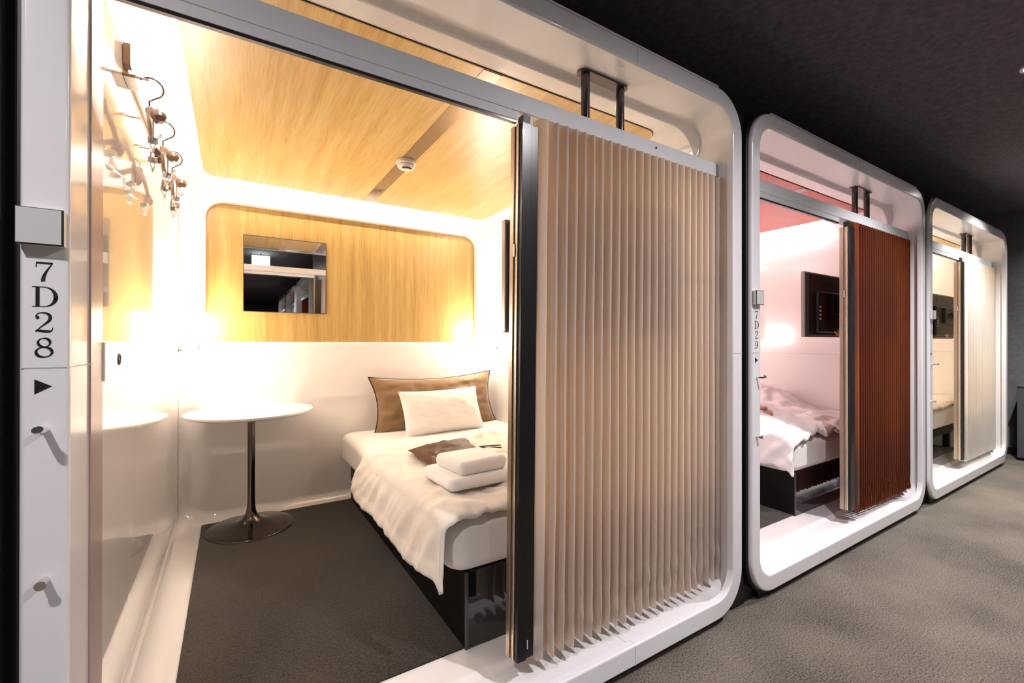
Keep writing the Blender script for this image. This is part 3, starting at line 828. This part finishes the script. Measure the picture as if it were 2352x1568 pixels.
# ------------------------------------------------------------------ televisions
def make_tv(label):
    x0, x1, y, z0, z1 = .864, 1.584, .322, 1.212, 1.636
    t = thing('television', label, 'television', (1.22, .33, 1.21), 'televisions on wall arms')
    b = B(); b.box(x0, x1, y, y+.026, z0, z1, .004); obj('bezel', b, 'tvedge', t)
    b = B(); b.box(x0+.012, x1-.012, y-.018, y+.002, z0+.010, z1-.010, .008); 
    b.box(x0+.09, x1-.09, y-.040, y-.014, z0+.03, z0+.30, .012); bk = obj('back_cover', b, 'tvback', t)
    b = B(); b.box(x0+.012, x1-.012, y+.0255, y+.0275, z0+.014, z1-.012); obj('screen', b, 'bedblack', t)
    b = B()
    for i in range(4): b.box(x0+.105, x0+.122, y-.0425, y-.0395, z1-.235-i*.026, z1-.222-i*.026)
    obj('port_labels', b, 'dot', bk)
    b = B()
    for q in (0, .16, .32): b.box(x0+.16+q, x0+.27+q, y-.0195, y-.017, z1-.075, z1-.045)
    obj('vent_slots', b, 'ink', bk)
    b = B(); b.box(1.12, 1.34, y-.060, y-.038, 1.36, 1.50, .003); b.tube([(1.23, y-.05, 1.43), (1.23, y-.085, 1.43)], .016, 12); b.box(1.21, 1.80, y-.100, y-.075, 1.41, 1.45, .003); b.box(1.795, 1.814, y-.13, y-.045, 1.35, 1.51, .002)
    obj('wall_arm', b, 'tvback', t)
    b = B(); b.tube([(x0+.30, y-.045, z0+.04), (x0+.31, y-.055, z0+.02), (x0+.33, y-.052, z0+.045), (x0+.35, y-.05, z0+.015), (x0+.38, y-.045, z0+.05)], .006, 8)
    obj('cable', b, 'cablemat', bk)
    return t
M['cablemat'] = mat('pinkish_cable', (.55, .32, .22), .5)
tv = make_tv('television at the foot of the nearest bed, mostly hidden by the beige door')
dup(tv, PITCH, 'television seen from behind in the middle capsule, beside the orange door')
dup(tv, 2*PITCH, 'television seen from behind in the farthest capsule')

# ------------------------------------------------------------------ far right box by the end wall
t = thing('low_cabinet', 'low dark grey cabinet against the wall at the far right', 'cabinet', (6.84, -.16, 0))
b = B(); b.box(6.66, 6.979, -.60, -.015, .03, .735, .003); obj('cabinet_body', b, 'cabinet', t)
b = B(); b.box(6.65, 6.979, -.61, -.008, .735, .752, .002); obj('cabinet_top', b, 'cabinet', t)
b = B(); b.box(6.68, 6.975, -.58, -.03, 0, .03); obj('toe_kick', b, 'black', t)

# ------------------------------------------------------------------ the side wing, seen only in the mirror
def make_wing(k, cm, label):
    t = thing('sleeping_capsule', label, 'sleeping capsule', (1.0, -1.95-k*1.72-.85, 0), 'capsules of the side wing')
    ya = -1.85-k*1.72; yb = ya-1.62
    def tr(L): return [(.98+p[1], -(p[0]), p[2]) for p in L]
    b = B(); b.loft([tr(rr(-ya, -yb, .03, 2.232, .17, .3)), tr(rr(-ya, -yb, .03, 2.232, .17, 0)), tr(rr(-ya+.06, -yb-.06, .1, 2.16, .11, 0)), tr(rr(-ya+.06, -yb-.06, .1, 2.16, .11, .28))])
    obj('front_frame', b, 'frame', t)
    b = B(); b.box(1.06, 1.09, yb+.06, ya-.06, 1.92, 1.97); obj('door_rail', b, 'rail', t)
    n = 20; pts = []
    for i in range(2*n+1):
        y = ya-.07-(ya-yb-.14)*i/(2*n); pts.append((1.07 if i % 2 else 1.15, y))
    b = B(); b.add([(x, y, z) for x, y in pts for z in (.15, 1.92)], [(2*i, 2*i+2, 2*i+3, 2*i+1) for i in range(2*n)])
    obj('pleated_screen', b, cm, t, recalc=False)
    b = B(); b.box(1.20, 1.25, yb+.03, ya-.03, .06, 2.2); obj('dark_interior', b, 'blackmat', t)
    return t
make_wing(0, 'cur2', 'side wing capsule with an orange screen, reflected in the mirror')
make_wing(1, 'cur3', 'side wing capsule behind the orange one, reflected in the mirror')
make_wing(2, 'cur3', 'farthest side wing capsule reflected in the mirror')
def sign(name, label, x, y, z, w, h):
    t = thing(name, label, 'sign', (x, y, z))
    b = B(); b.box(x-w/2, x+w/2, y-.02, y+.02, z-h/2, z+h/2, .004); obj('sign_box', b, 'signlit', t)
    b = B()
    b.add([(x+sx*w*.16, y+.021, z+sz*h*.26) for sx, sz in ((-1, 0), (.3, 1), (.7, 1), (-.4, 0), (.7, -1), (.3, -1))]+[(x+sx*w*.16, y+.023, z+sz*h*.26) for sx, sz in ((-1, 0), (.3, 1), (.7, 1), (-.4, 0), (.7, -1), (.3, -1))], [(0, 1, 2, 3), (0, 3, 4, 5), (6, 9, 8, 7), (6, 11, 10, 9)])
    obj('arrow_sign', b, 'signgreen', t, recalc=False)
    b = B(); b.tube([(x, y, z+h/2), (x, y, CEIL)], .008, 8); obj('suspension_rod', b, 'post', t)
    return t
sign('exit_sign', 'lit exit sign with a green arrow, reflected in the mirror', .38, -2.45, 2.43, .24, .15)

# ------------------------------------------------------------------ ceiling lights
def downlight(x, y, label, power, col, size=140, blend=1.0, rad=.035):
    t = thing('ceiling_downlight', label, 'ceiling light', (x, y, CEIL), 'round downlights of the corridor')
    b = B(); b.loft([[(x+r*math.cos(a), y+r*math.sin(a), z) for a in [i*2*PI/28 for i in range(28)]] for r, z in ((.056, CEIL+.001), (.056, CEIL-.006), (.050, CEIL-.008), (.043, CEIL-.006), (.041, CEIL+.0))]); obj('trim_ring', b, 'whiteplastic', t)
    b = B(); b.lathe([(.040, 0), (.040, -.002)], (x, y, CEIL), 24); obj('lens', b, 'downlight', t)
    L = bpy.data.lights.new('downlight_beam', 'SPOT'); L.energy = power; L.color = col; L.spot_size = math.radians(size); L.spot_blend = blend; L.shadow_soft_size = rad
    o = bpy.data.objects.new('downlight_beam', L); COL.objects.link(o); o.location = (0, 0, -.02); o.parent = t
    return t
CW = (1.0, .94, .96)
downlight(-.82, -1.0, 'round ceiling downlight near the camera left of the nearest capsule', 54, CW, size=162)
downlight(1.55, -1.15, 'round ceiling downlight in front of the nearest capsule', 78, CW, size=160)
downlight(3.35, -.62, 'round ceiling downlight at the upper right of the picture', 105, CW, size=122)
downlight(5.35, -.45, 'round ceiling downlight in front of the farthest capsule', 135, (1, .97, .92), size=126)
downlight(6.55, -.75, 'round ceiling downlight by the end wall at the far right', 40, (1, .97, .92))
downlight(.2, -3.8, 'round ceiling downlight in the side wing', 180, CW)
downlight(.2, -7.0, 'round ceiling downlight deep in the side wing', 140, CW)

# ------------------------------------------------------------------ world, camera, view
w = bpy.data.worlds.new('World'); S.world = w; w.use_nodes = True
w.node_tree.nodes['Background'].inputs[0].default_value = (.75, .78, .85, 1); w.node_tree.nodes['Background'].inputs[1].default_value = .05
cam = bpy.data.cameras.new('Camera'); co = bpy.data.objects.new('Camera', cam); COL.objects.link(co)
cam.sensor_width = 36; cam.sensor_fit = 'HORIZONTAL'; cam.lens = 1023.36/2352*36; cam.clip_start = .02
yaw, pit, rol = 0.5617, .0020, .0009
fw = Vector((math.sin(yaw)*math.cos(pit), math.cos(yaw)*math.cos(pit), math.sin(pit)))
r = Vector((math.cos(yaw), -math.sin(yaw), 0)); up = r.cross(fw)
r2 = r*math.cos(rol)+up*math.sin(rol); up2 = -r*math.sin(rol)+up*math.cos(rol)
Mc = Matrix((r2, up2, -fw)).transposed().to_4x4(); Mc.translation = (0, -1.1, EYE)
co.matrix_world = Mc
S.camera = co
S.view_settings.view_transform = 'Standard'; S.view_settings.look = 'None'; S.view_settings.gamma = 1
S.view_settings.use_curve_mapping = False
S.view_settings.exposure = 1.25
